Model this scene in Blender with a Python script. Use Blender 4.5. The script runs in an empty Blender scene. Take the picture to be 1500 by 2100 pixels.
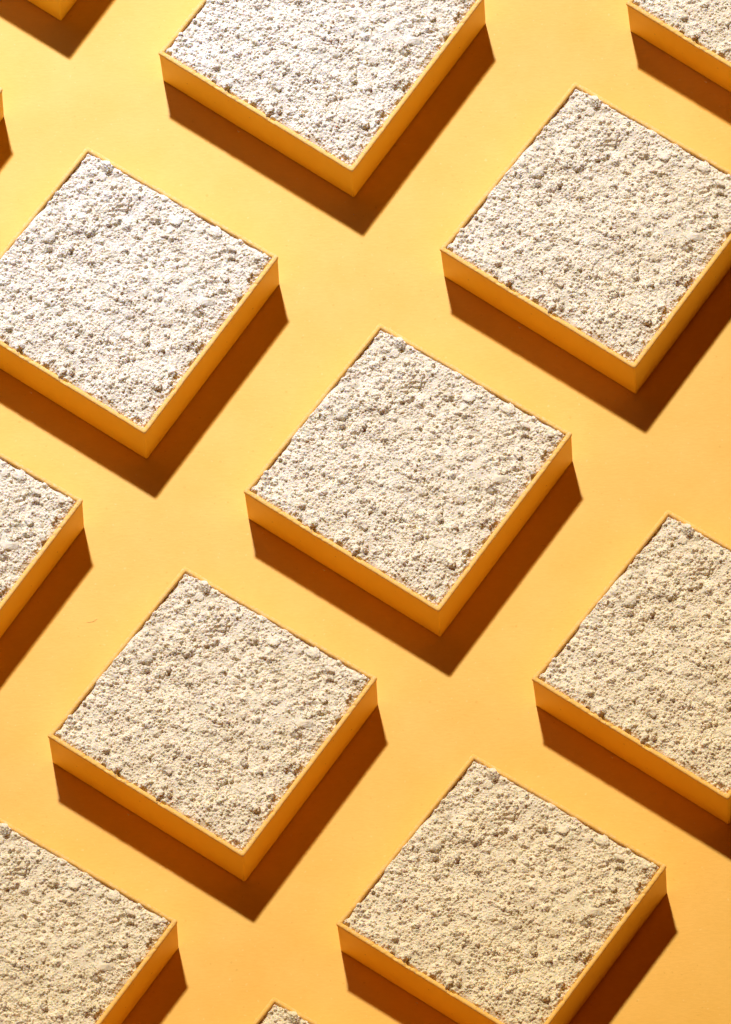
import bpy, math
import numpy as np
from mathutils import Matrix, Vector

scene = bpy.context.scene
col = scene.collection

# ------------------------------------------------------------------ camera
cam_data = bpy.data.cameras.new("camera")
cam = bpy.data.objects.new("camera", cam_data)
col.objects.link(cam)
ELEV, ROLL, DIST = 1.1159, 0.0833, 16.0          # a long lens, far back
e_up = Vector((0, math.sin(ELEV), math.cos(ELEV)))
right = math.cos(ROLL) * Vector((1, 0, 0)) - math.sin(ROLL) * e_up
up = math.sin(ROLL) * Vector((1, 0, 0)) + math.cos(ROLL) * e_up
back = right.cross(up)
m3 = Matrix((right, up, back)).transposed()
cam.matrix_world = Matrix.Translation(back * DIST) @ m3.to_4x4()
cam_data.sensor_fit = 'VERTICAL'
cam_data.sensor_height = 24.0
cam_data.lens = 881.37
cam_data.clip_start = 0.1
cam_data.clip_end = 200.0
scene.camera = cam

# ------------------------------------------------------------------ world: dim red-orange ambient, added to redden the shadows
world = bpy.data.worlds.new("World")
scene.world = world
world.use_nodes = True
bg = world.node_tree.nodes["Background"]
bg.inputs[0].default_value = (1.0, 0.16, 0.02, 1)
bg.inputs[1].default_value = 0.045

# ------------------------------------------------------------------ key lamp and added fills
LIGHT_DIR = Vector((0.0975, -0.805, -1.0)).normalized()

def spot(name, aim, dist, energy, color, cone_deg, blend, radius):
    ld = bpy.data.lights.new(name, 'SPOT')
    ld.energy = energy
    ld.color = color
    ld.spot_size = math.radians(cone_deg)
    ld.spot_blend = blend
    ld.shadow_soft_size = radius
    lo = bpy.data.objects.new(name, ld)
    col.objects.link(lo)
    lo.location = Vector(aim) - LIGHT_DIR * dist
    lo.rotation_euler = LIGHT_DIR.to_track_quat('-Z', 'Y').to_euler()
    return lo

spot("key_lamp", (0.0, 0.0, 0.0), 12.0, 7500.0, (1.0, 0.835, 0.47), 9.6, 0.9, 0.34)
spot("added_cool_spot", (-0.13, 0.32, 0.0), 12.0, 24000.0, (0.15, 0.285, 0.63), 3.6, 1.0, 0.31)  # added spot, no real lamp: cools the colour towards the upper left

# added unseen cool fill, upper left behind the trays; greys the shadows
fd = bpy.data.lights.new("added_cool_fill", 'AREA')
fd.shape = 'DISK'
fd.size = 0.35
fd.energy = 0.2
fd.color = (0.75, 0.92, 0.95)
fill = bpy.data.objects.new("added_cool_fill", fd)
col.objects.link(fill)
fill.location = (-0.42, 0.58, 0.48)
fill.rotation_euler = (Vector((-0.1, 0.2, 0)) - fill.location).to_track_quat('-Z', 'Y').to_euler()

# added unseen warm fill in front; reddens the nearer walls and shadows
wd = bpy.data.lights.new("added_warm_fill", 'AREA')
wd.shape = 'DISK'
wd.size = 0.4
wd.energy = 0.35
wd.color = (1.0, 0.24, 0.03)
warm = bpy.data.objects.new("added_warm_fill", wd)
col.objects.link(warm)
warm.location = (0.25, -0.80, 0.55)
warm.rotation_euler = (Vector((0.05, -0.1, 0)) - warm.location).to_track_quat('-Z', 'Y').to_euler()

# ------------------------------------------------------------------ colour management
vs = scene.view_settings
vs.view_transform = 'Standard'
vs.look = 'None'
vs.exposure = 0.0
vs.gamma = 1.0
vs.use_curve_mapping = False
scene.cycles.max_bounces = 12
scene.cycles.diffuse_bounces = 8

rng = np.random.default_rng(11)
MM = 0.001

# ------------------------------------------------------------------ helpers
def tag(o, label=None, cat=None, group=None, kind=None):
    if label: o["label"] = label
    if cat: o["category"] = cat
    if group: o["group"] = group
    if kind: o["kind"] = kind
    return o

def make_mesh(name, verts, faces, mat, smooth=False):
    me = bpy.data.meshes.new(name)
    verts = np.asarray(verts, dtype=np.float32).reshape(-1, 3)
    faces = np.asarray(faces, dtype=np.int32)
    n, k = faces.shape
    me.vertices.add(len(verts))
    me.vertices.foreach_set("co", verts.ravel())
    me.loops.add(n * k)
    me.loops.foreach_set("vertex_index", faces.ravel())
    me.polygons.add(n)
    me.polygons.foreach_set("loop_start", np.arange(0, n * k, k, dtype=np.int32))
    me.polygons.foreach_set("use_smooth", np.full(n, smooth, dtype=bool))
    me.update(calc_edges=True)
    me.validate()
    me.materials.append(mat)
    return me

def link(name, data, parent=None):
    o = bpy.data.objects.new(name, data)
    col.objects.link(o)
    if parent is not None:
        o.parent = parent
    return o

def nodes_of(name):
    m = bpy.data.materials.new(name)
    m.use_nodes = True
    nt = m.node_tree
    return m, nt, nt.nodes["Principled BSDF"]

def N(nt, kind, **kw):
    n = nt.nodes.new(kind)
    for k, v in kw.items():
        setattr(n, k, v)
    return n

def noise_node(nt, coord, scale, detail=3, rough=0.55):
    n = N(nt, "ShaderNodeTexNoise")
    n.inputs["Scale"].default_value = scale
    n.inputs["Detail"].default_value = detail
    n.inputs["Roughness"].default_value = rough
    nt.links.new(coord, n.inputs["Vector"])
    return n.outputs["Fac"]

def ramp(nt, fac, stops):
    r = N(nt, "ShaderNodeValToRGB")
    el = r.color_ramp.elements
    while len(el) < len(stops):
        el.new(0.5)
    for e, (p, c) in zip(el, stops):
        e.position = p
        e.color = (*c, 1)
    nt.links.new(fac, r.inputs[0])
    return r.outputs[0]

def mix(nt, fac, a, b, mode='MIX'):
    n = N(nt, "ShaderNodeMix", data_type='RGBA', blend_type=mode)
    for sock, v in ((n.inputs[0], fac), (n.inputs[6], a), (n.inputs[7], b)):
        if hasattr(v, "links"):
            nt.links.new(v, sock)
        elif isinstance(v, (int, float)):
            sock.default_value = v
        else:
            sock.default_value = (*v, 1)
    return n.outputs[2]

def bump(nt, bsdf, height, strength, dist):
    b = N(nt, "ShaderNodeBump")
    b.inputs["Strength"].default_value = strength
    b.inputs["Distance"].default_value = dist
    nt.links.new(height, b.inputs["Height"])
    nt.links.new(b.outputs[0], bsdf.inputs["Normal"])

# ------------------------------------------------------------------ materials
GROUND_RGB = (0.86, 0.525, 0.138)
TRAY_RGB = (0.95, 0.58, 0.05)  # saturated look of the shaded walls put into the plastic's colour
RIM_RGB = (0.91, 0.52, 0.10)  # same plastic, paler: its lit look put into the colour
POWDER_RGB = (0.80, 0.722, 0.59)

def mat_paper():
    m, nt, b = nodes_of("yellow_paper")
    tc = N(nt, "ShaderNodeTexCoord").outputs["Object"]
    mp = N(nt, "ShaderNodeMapping")
    mp.inputs["Scale"].default_value = (0.35, 1.0, 1.0)
    mp.inputs["Rotation"].default_value = (0, 0, 0.08)
    nt.links.new(tc, mp.inputs["Vector"])
    fib = noise_node(nt, mp.outputs[0], 900, 4, 0.65)
    cloud = noise_node(nt, tc, 38, 4, 0.6)
    spk = noise_node(nt, tc, 620, 1, 0.4)
    g = GROUND_RGB
    c0 = ramp(nt, cloud, [(0.3, (g[0]*0.975, g[1]*0.955, g[2]*0.90)), (0.7, (min(g[0]*1.02, 1), g[1]*1.03, g[2]*1.10))])
    c1 = mix(nt, 0.5, c0, ramp(nt, fib, [(0.32, (0.90, 0.88, 0.82)), (0.68, (1.0, 1.0, 1.0))]), 'MULTIPLY')
    c2 = mix(nt, ramp(nt, spk, [(0.71, (0, 0, 0)), (0.78, (0.7, 0.7, 0.7))]), c1, (0.87, 0.60, 0.24))
    spk2 = noise_node(nt, tc, 560, 0, 0.4)
    c3 = mix(nt, ramp(nt, spk2, [(0.165, (1, 1, 1)), (0.20, (0, 0, 0))]), c2, (0.76, 0.45, 0.11))
    nt.links.new(c3, b.inputs["Base Color"])
    b.inputs["Roughness"].default_value = 0.85
    b.inputs["Specular IOR Level"].default_value = 0.15
    bump(nt, b, fib, 0.22, 0.0004)
    return m

def mat_tray(name="satin_yellow_plastic", dusty=0.0):
    m, nt, b = nodes_of(name)
    tc = N(nt, "ShaderNodeTexCoord").outputs["Object"]
    t = RIM_RGB if dusty else TRAY_RGB  # the dusty rim also takes the paler, lit-looking base
    cloud = noise_node(nt, tc, 60, 3, 0.6)
    c = ramp(nt, cloud, [(0.3, (t[0]*0.97, t[1]*0.95, t[2]*0.9)), (0.7, (t[0]*1.02, t[1]*1.04, t[2]*1.15))])
    spk = noise_node(nt, tc, 500, 1, 0.5)
    c = mix(nt, ramp(nt, spk, [(0.20, (1, 1, 1)), (0.24, (0, 0, 0))]), c, (0.50, 0.24, 0.03))
    if dusty:
        d = noise_node(nt, tc, 1150, 3, 0.7)
        w = noise_node(nt, tc, 70, 2, 0.5)
        mul = N(nt, "ShaderNodeMath", operation='MULTIPLY')
        nt.links.new(ramp(nt, d, [(0.46, (0, 0, 0)), (0.60, (1, 1, 1))]), mul.inputs[0])
        nt.links.new(ramp(nt, w, [(0.36, (0.15, 0.15, 0.15)), (0.62, (dusty, dusty, dusty))]), mul.inputs[1])
        c = mix(nt, mul.outputs[0], c, POWDER_RGB)
    nt.links.new(c, b.inputs["Base Color"])
    b.inputs["Roughness"].default_value = 0.62 if dusty else 0.5
    b.inputs["Specular IOR Level"].default_value = 0.3
    bump(nt, b, noise_node(nt, tc, 1400, 3, 0.6), 0.10 if not dusty else 0.35, 0.0002)
    return m

def mat_powder():
    m, nt, b = nodes_of("crumbly_powder")
    tc = N(nt, "ShaderNodeTexCoord").outputs["Object"]
    p = POWDER_RGB
    a = noise_node(nt, tc, 150, 4, 0.6)
    c = ramp(nt, a, [(0.32, (p[0]*0.90, p[1]*0.87, p[2]*0.82)), (0.50, p), (0.68, (p[0]*1.09, p[1]*1.10, p[2]*1.11))])
    f = noise_node(nt, tc, 1500, 3, 0.7)
    c = mix(nt, 0.3, c, ramp(nt, f, [(0.34, (0.86, 0.83, 0.78)), (0.6, (1, 1, 1))]), 'MULTIPLY')
    nt.links.new(c, b.inputs["Base Color"])
    b.inputs["Roughness"].default_value = 0.95
    b.inputs["Specular IOR Level"].default_value = 0.1
    b.inputs["Subsurface Weight"].default_value = 0.6
    b.inputs["Subsurface Radius"].default_value = (1.0, 0.7, 0.42)
    b.inputs["Subsurface Scale"].default_value = 0.0007
    bump(nt, b, noise_node(nt, tc, 2600, 3, 0.7), 0.25, 0.0002)
    return m

def mat_plain(name, rgb):
    m, nt, b = nodes_of(name)
    tc = N(nt, "ShaderNodeTexCoord").outputs["Object"]
    c = ramp(nt, noise_node(nt, tc, 900), [(0.3, tuple(v*0.85 for v in rgb)), (0.7, rgb)])
    nt.links.new(c, b.inputs["Base Color"])
    b.inputs["Roughness"].default_value = 0.7
    return m

M_PAPER = mat_paper()
M_TRAY = mat_tray()
M_RIM = mat_tray("dusty_yellow_rim", 0.28)
M_POWDER = mat_powder()
M_FIBRE = mat_plain("brown_fibre", (0.45, 0.25, 0.08))

# ------------------------------------------------------------------ ground sheet
S = 4.0
g = make_mesh("ground", [(-S, -S, 0), (S, -S, 0), (S, S, 0), (-S, S, 0)], [(0, 1, 2, 3)], M_PAPER)
tag(link("ground", g), "smooth matt yellow paper sheet under all the trays", "paper", kind="structure")

# ------------------------------------------------------------------ tray shape (mm, origin at the centre of its base)
H = 24.07
TOP = np.array([(-71.01, -5.30), (7.31, -69.34), (70.16, 9.13), (-7.46, 68.88)])     # outer edge of the rim
BASE = np.array([(-70.07, -6.11), (7.11, -69.67), (69.61, 8.27), (-6.66, 67.51)])

def inset(quad, d):
    """Move each side of a counter-clockwise quad inwards by d."""
    out = []
    n = len(quad)
    lines = []
    for i in range(n):
        a, b = quad[i], quad[(i + 1) % n]
        t = (b - a) / np.linalg.norm(b - a)
        nrm = np.array((-t[1], t[0]))
        lines.append((a + nrm * d, t))
    for i in range(n):
        (p, t), (q, s) = lines[i - 1], lines[i]
        k = np.linalg.solve(np.array([t, -s]).T, q - p)
        out.append(p + t * k[0])
    return np.array(out)

def rounded(quad, r, arc=6, per_side=1):
    """Per side: list of points from the middle of one corner arc to the middle of the next."""
    n = len(quad)
    corners = []
    for i in range(n):
        p, a, b = quad[i], quad[i - 1], quad[(i + 1) % n]
        u = (a - p) / np.linalg.norm(a - p)
        v = (b - p) / np.linalg.norm(b - p)
        half = math.acos(np.clip(u @ v, -1, 1)) / 2
        bis = (u + v) / np.linalg.norm(u + v)
        c = p + bis * r / math.sin(half)
        a0 = p + u * r / math.tan(half) - c
        a1 = p + v * r / math.tan(half) - c
        t0, t1 = math.atan2(a0[1], a0[0]), math.atan2(a1[1], a1[0])
        if t1 < t0: t1 += 2 * math.pi
        ts = np.linspace(t0, t1, 2 * arc + 1)
        corners.append(c + r * np.stack([np.cos(ts), np.sin(ts)], 1))
    sides = []
    for i in range(n):
        s0 = corners[i][arc:]
        s1 = corners[(i + 1) % n][:arc + 1]
        k = np.linspace(0, 1, per_side + 1)[1:-1, None]
        midpts = s0[-1] * (1 - k) + s1[0] * k
        sides.append(np.vstack([s0, midpts, s1]))
    return sides

TOP = inset(TOP, -0.28)
BASE = inset(BASE, -0.22)
WALL_T = 1.75
RIM_H = 1.25
def wall_meshes():
    """Four side walls, each running from corner to corner (mitred on the arc)."""
    top_o = inset(TOP, 0.28)
    out_t = rounded(top_o, 0.9)
    out_b = rounded(BASE, 0.9)
    in_t = rounded(inset(top_o, WALL_T - 0.28), 0.6)
    in_b = rounded(inset(BASE, WALL_T), 0.6)
    res = []
    for s in range(4):
        rings = [np.c_[out_b[s], np.full(len(out_b[s]), 0.0)],
                 np.c_[out_t[s], np.full(len(out_t[s]), H - RIM_H + 0.1)],
                 np.c_[in_t[s], np.full(len(in_t[s]), H - RIM_H + 0.1)],
                 np.c_[in_b[s], np.full(len(in_b[s]), 1.2)]]
        v = np.vstack(rings)
        k = len(rings[0])
        f = [(r * k + i, r * k + i + 1, (r + 1) * k + i + 1, (r + 1) * k + i) for r in range(3) for i in range(k - 1)]
        res.append(make_mesh("wall", v * MM, f, M_TRAY))
    return res

def floor_mesh():
    q = inset(BASE, 0.6)
    v = np.vstack([np.c_[q, np.full(4, 0.0)], np.c_[q, np.full(4, 1.2)]])
    f = [(3, 2, 1, 0), (4, 5, 6, 7)] + [(i, (i + 1) % 4, 4 + (i + 1) % 4, 4 + i) for i in range(4)]
    return make_mesh("floor", v * MM, f, M_TRAY)

def rim_mesh():
    per = 220
    o = np.vstack([s[:-1] for s in rounded(TOP, 1.0, 5, per)])
    i_ = np.vstack([s[:-1] for s in rounded(inset(TOP, 2.15), 0.45, 5, per)])
    k = len(o)
    # cross-section in (across 0..1 from outside to inside, height below the top)
    sec = [(0.02, -RIM_H), (0.0, -0.85), (0.03, -0.45), (0.12, -0.16), (0.28, -0.03), (0.5, 0.0), (0.72, -0.03), (0.88, -0.16), (0.97, -0.45), (1.0, -0.9), (0.95, -1.6)]
    mid = (o + i_) / 2
    # smooth random wobble along the rim
    def wob(n_ctrl, amp, seed):
        r = np.random.default_rng(seed).normal(0, 1, n_ctrl)
        x = np.linspace(0, n_ctrl, k, endpoint=False)
        a = np.floor(x).astype(int); t = x - a; t = t * t * (3 - 2 * t)
        return amp * (r[a % n_ctrl] * (1 - t) + r[(a + 1) % n_ctrl] * t)
    wz = wob(90, 0.03, 1) + wob(420, 0.035, 2)
    wr = wob(110, 0.025, 3) + wob(400, 0.03, 4)
    # chips broken out of the rim: (x, y, half length, depth)
    chips = [(-47.5, -23.8, 1.5, 0.55), (-42.2, -28.2, 1.9, 0.75), (-39.0, -31.2, 0.9, 0.45), (-25.5, -41.8, 2.0, 0.65),
             (-56.5, -17.0, 0.9, 0.45), (59.6, -3.3, 0.45, 0.85), (56.8, -6.9, 1.0, 0.35), (22.0, -50.2, 0.9, 0.45), (-3.0, -60.2, 0.7, 0.3)]
    cr = np.random.default_rng(5)
    chip = np.zeros(k)
    for cx, cy, w, d in chips:
        dist = np.hypot(mid[:, 0] - cx, mid[:, 1] - cy)
        chip = np.maximum(chip, d * np.clip(1.25 - (dist / w) ** 2, 0, 1) * cr.uniform(0.75, 1.1, k))
    verts = []
    for a, z in sec:
        inner = a ** 1.5
        p = o * (1 - a) + i_ * a
        push = (o - i_) / np.linalg.norm(o - i_, axis=1)[:, None]
        p = p + push * (wr * (0.4 + abs(a - 0.5)) + chip * inner * 0.9)[:, None]
        zz = H + z + wz * max(0, 1 + z) - chip * (0.35 + 0.9 * inner) * max(0.0, min(1, 1.2 + z))
        verts.append(np.c_[p, zz])
    v = np.vstack(verts)
    f = [(r * k + j, r * k + (j + 1) % k, (r + 1) * k + (j + 1) % k, (r + 1) * k + j) for r in range(len(sec) - 1) for j in range(k)]
    return make_mesh("rim", v * MM, f, M_RIM, smooth=True)

# ------------------------------------------------------------------ powder surface
GN = 560
INQ = inset(TOP, 2.02)          # inner edge of the rim

def up2(grid, n):
    """Smooth upsampling of a coarse random grid to n x n."""
    r = grid.shape[0] - 1
    x = np.linspace(0, r, n)
    a = np.minimum(np.floor(x).astype(int), r - 1); t = x - a; t = t * t * (3 - 2 * t)
    g0 = grid[a] * (1 - t)[:, None] + grid[a + 1] * t[:, None]
    return g0[:, a] * (1 - t)[None] + g0[:, a + 1] * t[None]

def value_noise(n, res, seed):
    return up2(np.random.default_rng(seed).uniform(-1, 1, (res + 1, res + 1)), n)

def st_to_xy(s, t):
    """Unit square -> inner quad; s runs L->F, t runs L->B."""
    L_, F_, R_, B_ = INQ
    s = np.asarray(s)[..., None]; t = np.asarray(t)[..., None]
    return L_ * (1 - s) * (1 - t) + F_ * s * (1 - t) + R_ * s * t + B_ * (1 - s) * t

def xy_to_st(x, y):
    s = t = 0.5
    for _ in range(12):
        p = st_to_xy(s, t)
        e = 1e-4
        J = np.stack([(st_to_xy(s + e, t) - p) / e, (st_to_xy(s, t + e) - p) / e], 1)
        d = np.linalg.solve(J, np.array((x, y)) - p)
        s += d[0]; t += d[1]
    return s, t

# clumps that can be told apart: x, y, radius (mm), flatness
CLUMPS = [(36.4, -7.8, 5.2, 0.36), (-21.4, -26.3, 3.0, 0.75), (-42.6, -23.7, 2.4, 0.95), (-48.4, -19.9, 1.7, 0.85), (-26.0, -37.6, 2.6, 0.85),
          (-32.5, -31.9, 1.9, 0.8), (-54.3, 8.8, 1.5, 0.9), (28.1, 30.8, 3.4, 0.55), (44.4, 23.5, 3.4, 0.5), (49.8, 13.8, 2.6, 0.75),
          (-2.5, 54.2, 2.5, 0.6), (0.5, 58.7, 2.0, 0.6), (-0.7, 44.3, 3.0, 0.65), (-41.4, 21.2, 2.8, 0.4), (-26.1, 26.6, 2.6, 0.4),
          (-17.8, 21.3, 1.9, 0.8), (-13.1, 35.7, 2.7, 0.45), (-7.0, 42.0, 1.7, 0.7), (11.2, 44.9, 1.5, 0.8), (11.0, 16.3, 1.7, 0.8),
          (52.0, -7.0, 1.9, 0.9), (56.6, 0.4, 1.2, 0.85), (46.7, 0.4, 2.1, 0.75), (21.0, -41.8, 2.1, 0.85), (19.4, -46.9, 1.6, 0.9),
          (8.0, -37.6, 3.6, 0.45), (8.1, -56.0, 1.3, 0.9), (-37.9, -20.8, 2.3, 0.65), (-51.1, -12.2, 2.1, 0.6), (-0.5, -20.3, 2.5, 0.65),
          (-11.7, -6.7, 2.1, 0.6), (-26.0, -6.0, 2.5, 0.4), (61.0, 9.0, 1.7, 0.7), (-15.9, 18.5, 1.6, 0.8), (25.6, -27.3, 1.5, 0.75), (17.9, -1.5, 1.6, 0.7)]

def powder_field():
    n = GN
    cell = 96.0 / n                                   # mm per cell
    st = np.linspace(0, 1, n)
    big = 0.75 * value_noise(n, 4, 21) + 0.85 * value_noise(n, 9, 22)
    crumb = up2(np.random.default_rng(23).uniform(0, 1, (12, 12)), n)       # where it is lumpy, where it is dusty
    h = big + 0.30 * value_noise(n, 24, 24) + 0.12 * value_noise(n, 52, 25)
    r = np.random.default_rng(31)

    def splat(cx, cy, rad, z0, sharp, flat=1.0):
        R_ = int(math.ceil(rad)) + 1
        x0, x1 = max(0, int(cx) - R_), min(n, int(cx) + R_ + 1)
        y0, y1 = max(0, int(cy) - R_), min(n, int(cy) + R_ + 1)
        X = np.arange(x0, x1)[:, None] - cx
        Y = np.arange(y0, y1)[None, :] - cy
        d2 = (X * X + Y * Y) / (rad * rad)
        dome = np.sqrt(np.clip(1 - d2, 0, 1))
        a, b = r.normal(0, 0.35, 2)
        f = 0.8 + (a * X + b * Y) / rad
        ph = r.uniform(0, 6.28)
        ns = r.integers(4, 7)
        for q in range(ns):
            p = ph + q * 6.283 / ns + r.normal(0, 0.25)
            f = np.minimum(f, (r.uniform(0.7, 1.0) - (X * math.cos(p) + Y * math.sin(p)) / rad) * r.uniform(1.3, 3.5))
        z = (sharp * f + (1 - sharp) * dome) * rad * cell
        z = np.where(d2 < 1.0, z, -9)
        patch = h[x0:x1, y0:y1]
        np.maximum(patch, z0 + z, out=patch)

    def layer(count, rmin, rmax, embed, power, keep):
        for _ in range(count):
            cx, cy = r.uniform(0, n - 1, 2)
            c = crumb[int(cx), int(cy)]
            if r.uniform() > keep(c): continue
            rad = rmin + (rmax - rmin) * r.uniform() ** power
            rad /= cell
            splat(cx, cy, rad, h[int(cx), int(cy)] - embed * rad * cell, 0.55 * r.uniform() ** 2)
    layer(480, 1.6, 3.6, 0.66, 1.8, lambda c: 0.4 + 0.6 * c)
    layer(1500, 0.8, 1.6, 0.46, 1.8, lambda c: 0.2 + 0.8 * c ** 1.3)
    layer(7000, 0.45, 0.80, 0.34, 1.3, lambda c: 0.15 + 0.85 * c ** 1.2)
    layer(16000, 0.25, 0.44, 0.22, 1.2, lambda c: 0.3 + 0.7 * c)
    p = np.pad(h, 1, mode='edge')
    soft = sum(p[a:a + n, b:b + n] for a in range(3) for b in range(3)) / 9
    h = 0.5 * h + 0.5 * soft                        # fine dust settles over everything
    h += r.normal(0, 0.016, (n, n))
    # hollows between the crumbs
    pit = np.clip(value_noise(n, 70, 26) - 0.55, 0, 1) * 0.6 * (0.3 + crumb)
    h -= pit
    # lower, ragged margin along the rim
    s = st[:, None] * 96; t = st[None, :] * 96
    rag = 1.3 + 1.1 * value_noise(n, 14, 27) + 0.7 * value_noise(n, 40, 28)
    edge = np.minimum(np.minimum(s, 96 - s + 0 * t), np.minimum(t, 96 - t) + 0 * s)
    dip = np.clip(1 - edge / np.maximum(rag, 0.5) / 1.7, 0, 1)
    front = (np.minimum(t + 0 * s, 96 - s + 0 * t) <= np.minimum(s + 0 * t, 96 - t + 0 * s))
    h = h - np.where(front, 1.3, 0.85) * dip ** 1.3
    mean = h[40:-40, 40:-40].mean()
    return h - mean - 0.22

HF = powder_field()

def powder_z(x, y):
    s, t = xy_to_st(x, y)
    i = int(np.clip(s * (GN - 1), 1, GN - 2)); j = int(np.clip(t * (GN - 1), 1, GN - 2))
    return H + float(HF[i - 1:i + 2, j - 1:j + 2].mean())

def powder_mesh():
    n = GN
    s, t = np.meshgrid(np.linspace(0, 1, n), np.linspace(0, 1, n), indexing='ij')
    xy = st_to_xy(s, t)
    r = np.random.default_rng(41)
    xy[1:-1, 1:-1] += r.uniform(-0.05, 0.05, (n - 2, n - 2, 2))
    v = np.concatenate([xy, (H + HF)[..., None]], 2).reshape(-1, 3)
    a = np.arange(n * n).reshape(n, n)
    f = np.stack([a[:-1, :-1], a[1:, :-1], a[1:, 1:], a[:-1, 1:]], -1).reshape(-1, 4)
    # skirt down to the tray floor so the fill is a solid body
    ring = np.concatenate([a[:, 0], a[-1, 1:], a[-2::-1, -1], a[0, -2:0:-1]])
    low = v[ring].copy(); low[:, 2] = 1.3
    base = len(v)
    v = np.vstack([v, low])
    k = len(ring)
    q = np.arange(k)
    sk = np.stack([ring[q], base + q, base + (q + 1) % k, ring[(q + 1) % k]], -1)
    return make_mesh("powder", v * MM, np.vstack([f, sk]), M_POWDER)

import bmesh
def ico(sub):
    bm = bmesh.new()
    bmesh.ops.create_icosphere(bm, subdivisions=sub, radius=1.0)
    v = np.array([x.co[:] for x in bm.verts]); f = np.array([[x.index for x in q.verts] for q in bm.faces])
    bm.free()
    return v, f

ICO1, ICO4 = ico(2), ico(4)

def chunk(base, seed, cuts=7, rough=0.05, lumps=0.18):
    """A broken lump: sphere cut by random planes, then roughened."""
    r = np.random.default_rng(seed)
    v = base[0].copy()
    rad = np.ones(len(v))
    for _ in range(cuts):
        nrm = r.normal(0, 1, 3); nrm /= np.linalg.norm(nrm)
        d = r.uniform(0.55, 0.9)
        dot = v @ nrm
        rad = np.minimum(rad, np.where(dot > 1e-3, d / np.maximum(dot, 1e-3), 9))
    bump_ = np.zeros(len(v))
    for f_, a_ in ((2.2, lumps), (4.5, lumps * 0.5), (9, lumps * 0.3), (17, lumps * 0.2)):
        for _ in range(5):
            k = r.normal(0, f_, 3)
            bump_ += a_ / 5 * np.sin(v @ k + r.uniform(0, 6.28))
    rad = rad * (1 + bump_ + r.normal(0, rough, len(v)))
    return v * rad[:, None]

def rot(r):
    q = r.normal(0, 1, 4); q /= np.linalg.norm(q)
    w, x, y, z = q
    return np.array([[1-2*(y*y+z*z), 2*(x*y-z*w), 2*(x*z+y*w)], [2*(x*y+z*w), 1-2*(x*x+z*z), 2*(y*z-x*w)], [2*(x*z-y*w), 2*(y*z+x*w), 1-2*(x*x+y*y)]])

def clump_meshes():
    res = []
    for i, (x, y, rad, flat) in enumerate(CLUMPS):
        v = chunk(ICO4, 100 + i, cuts=9 if flat > 0.7 else 6, rough=0.018, lumps=0.36)
        sc = np.array((rad, rad * (0.75 + 0.2 * ((i * 7) % 3) / 2), rad * flat))
        v = v * sc
        a = (i * 2.4) % 6.28
        v = v @ np.array([[math.cos(a), math.sin(a), 0], [-math.sin(a), math.cos(a), 0], [0, 0, 1]])
        z = powder_z(x, y)
        z = max(z, H - 0.9) - (0.22 if flat < 0.7 else -0.12) * rad * flat
        v[:, :2] += (x, y); v[:, 2] += z
        res.append(make_mesh("clump", v * MM, ICO4[1], M_POWDER))
    return res

def crumbs_mesh():
    """Loose grains lying on the fill and on the rim, too many to count."""
    r = np.random.default_rng(77)
    temps = [chunk(ICO1, 500 + i, cuts=6, rough=0.06) for i in range(10)]
    V, F = [], []
    off = 0
    def put(x, y, z, rad, i):
        nonlocal off
        t = temps[i % 10] @ rot(r).T * rad * r.uniform(0.7, 1.15, 3)
        V.append(t + (x, y, z)); F.append(ICO1[1] + off); off += len(t)
    hi = GN - 3
    for i in range(3400):
        s, t = r.uniform(0.012, 0.988, 2)
        p = st_to_xy(s, t)
        rad = 0.17 + 0.55 * r.uniform() ** 3.5
        z = H + HF[int(s * hi) + 1, int(t * hi) + 1]
        put(p[0], p[1], z + rad * r.uniform(-0.1, 0.55), rad, i)
    # dust caught on the two front rims
    for i in range(420):
        side = r.choice(4, p=(0.33, 0.45, 0.11, 0.11))
        a, b = TOP[side], TOP[(side + 1) % 4]
        k = r.uniform(0.02, 0.98)
        t = (b - a) / np.linalg.norm(b - a)
        p = a * (1 - k) + b * k + np.array((-t[1], t[0])) * r.uniform(0.7, 2.1)
        rad = 0.07 + 0.14 * r.uniform() ** 2
        put(p[0], p[1], H - 0.03, rad, i)
    return make_mesh("crumbs", np.vstack(V) * MM, np.vstack(F), M_POWDER)

# ------------------------------------------------------------------ build one tray and one fill
SPOTS = [(0.0201, 0.0079), (-0.0009, 0.2192), (0.1118, 0.1148), (-0.0981, 0.1033), (-0.0711, -0.0993), (0.1353, -0.0915), (0.0442, -0.1986),
         (-0.1637, -0.2053), (-0.1894, -0.0042), (0.2001, 0.2242), (-0.1196, 0.3151), (-0.2096, 0.1939), (-0.0483, -0.3043)]

tray_parts = [("wall", m) for m in wall_meshes()] + [("floor", floor_mesh()), ("rim", rim_mesh())]
powder_me = powder_mesh()
clump_me = clump_meshes()
crumbs_me = crumbs_mesh()

for (x, y) in SPOTS:
    root = link("tray", None)
    root.empty_display_size = 0.02
    root.location = (x, y, 0.0004)
    tag(root, "square yellow tray with low walls and thin rounded rim, filled with pale powder", "tray", "square yellow trays set out in rows")
    for nm, me in tray_parts:
        link(nm, me, root)
    p = link("powder", powder_me)
    p.location = (x, y, 0.0004)
    tag(p, "crumbly off-white powder filling a square yellow tray to the brim", "powder", "powder fillings of the yellow trays")
    for me in clump_me:
        link("clump", me, p)
    tag(link("crumbs", crumbs_me, p), kind="stuff")

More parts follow.
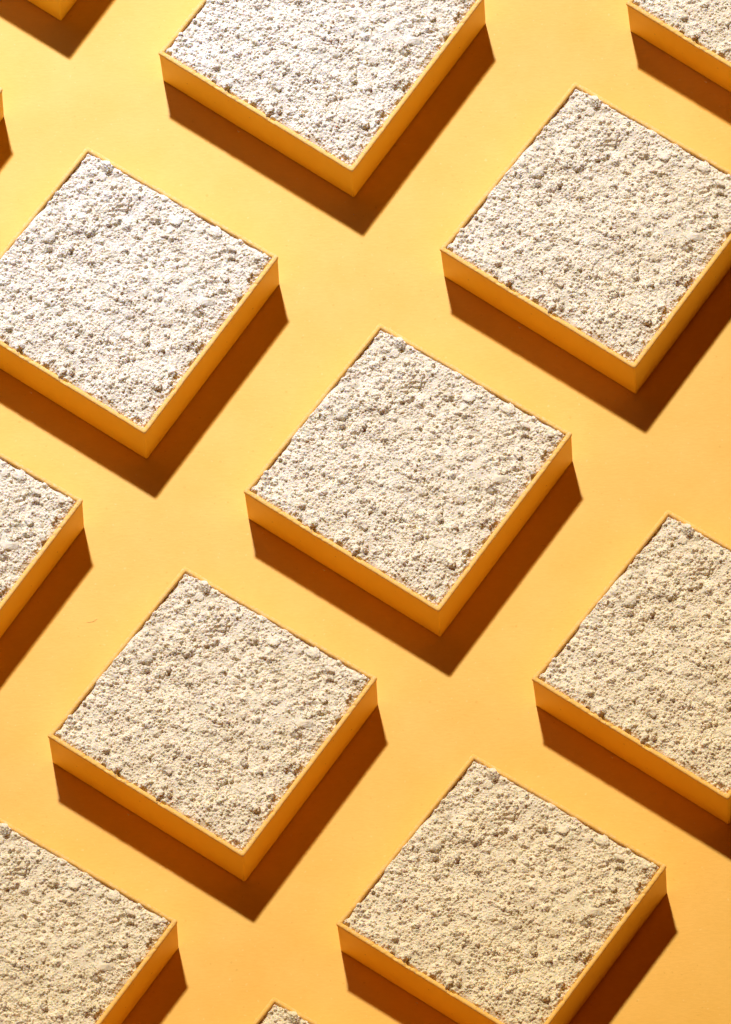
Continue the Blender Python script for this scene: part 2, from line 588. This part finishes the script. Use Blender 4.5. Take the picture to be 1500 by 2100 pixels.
# ------------------------------------------------------------------ little things on the paper
def ground_crumbs():
    r = np.random.default_rng(9)
    temps = [chunk(ICO1, 700 + i, cuts=6, rough=0.06) for i in range(6)]
    V, F, off = [], [], 0
    def put(x, y, rad):
        nonlocal off
        t = temps[r.integers(6)] @ rot(r).T * rad
        V.append(t + (x, y, rad * 0.6)); F.append(ICO1[1] + off); off += len(t)
    for cx, cy in SPOTS:
        cx *= 1000; cy *= 1000
        a, b = BASE[0], BASE[1]
        q = a * 0.59 + b * 0.41
        put(cx + q[0] - 1.0, cy + q[1] - 1.6, 0.33)
        put(cx + q[0] - 1.5, cy + q[1] - 1.1, 0.22)
        for _ in range(16):
            k = r.integers(4); e = r.uniform()
            p = BASE[k] * (1 - e) + BASE[(k + 1) % 4] * e
            out = p / np.linalg.norm(p)
            p = p + out * r.gamma(1.5, 4.0) + out * 0.6
            put(cx + p[0], cy + p[1], r.uniform(0.07, 0.18))
    return make_mesh("spilled_crumbs", np.vstack(V) * MM, np.vstack(F), M_POWDER)

tag(link("spilled_crumbs", ground_crumbs()), "tiny pale powder crumbs scattered on the yellow paper around the trays", "crumbs", kind="stuff")

def fibre(x, y, ang, length, bend, seed):
    """A fine curled hair lying on the paper."""
    r = np.random.default_rng(seed)
    n = 18
    pts = []
    p = np.array((0.0, 0.0)); a = ang
    ph = r.uniform(0, 6.28)
    for i in range(n):
        z = 0.06 + 0.10 * abs(math.sin(i * 0.35 + ph))
        pts.append((p[0], p[1], z))
        a += bend / n * (1 + math.sin(i * 0.7 + ph))
        p = p + np.array((math.cos(a), math.sin(a))) * length / n
    pts = np.array(pts)
    V, F = [], []
    for i, c in enumerate(pts):
        t = pts[min(i + 1, n - 1)] - pts[max(i - 1, 0)]
        t /= np.linalg.norm(t)
        u = np.cross(t, (0, 0, 1)); u /= np.linalg.norm(u); w = np.cross(u, t)
        rr = 0.055 * (1 - 0.5 * abs(i / (n - 1) - 0.5))
        for k in range(5):
            b = k * 6.2832 / 5
            V.append(c + rr * (math.cos(b) * u + math.sin(b) * w))
    for i in range(n - 1):
        for k in range(5):
            F.append((i * 5 + k, i * 5 + (k + 1) % 5, i * 5 + 5 + (k + 1) % 5, i * 5 + 5 + k))
    o = link("fibre", make_mesh("fibre", np.array(V) * MM, F, M_FIBRE, smooth=True))
    o.location = (x, y, 0.0)
    return o

tag(fibre(-0.122, -0.041, -0.4, 5.2, 1.1, 3), "longer of two fine brown hairs lying on the bare yellow paper", "hair", "stray hairs on the paper")
tag(fibre(0.073, -0.023, 0.3, 3.0, -0.8, 4), "shorter of two fine brown hairs lying on the bare yellow paper", "hair", "stray hairs on the paper")
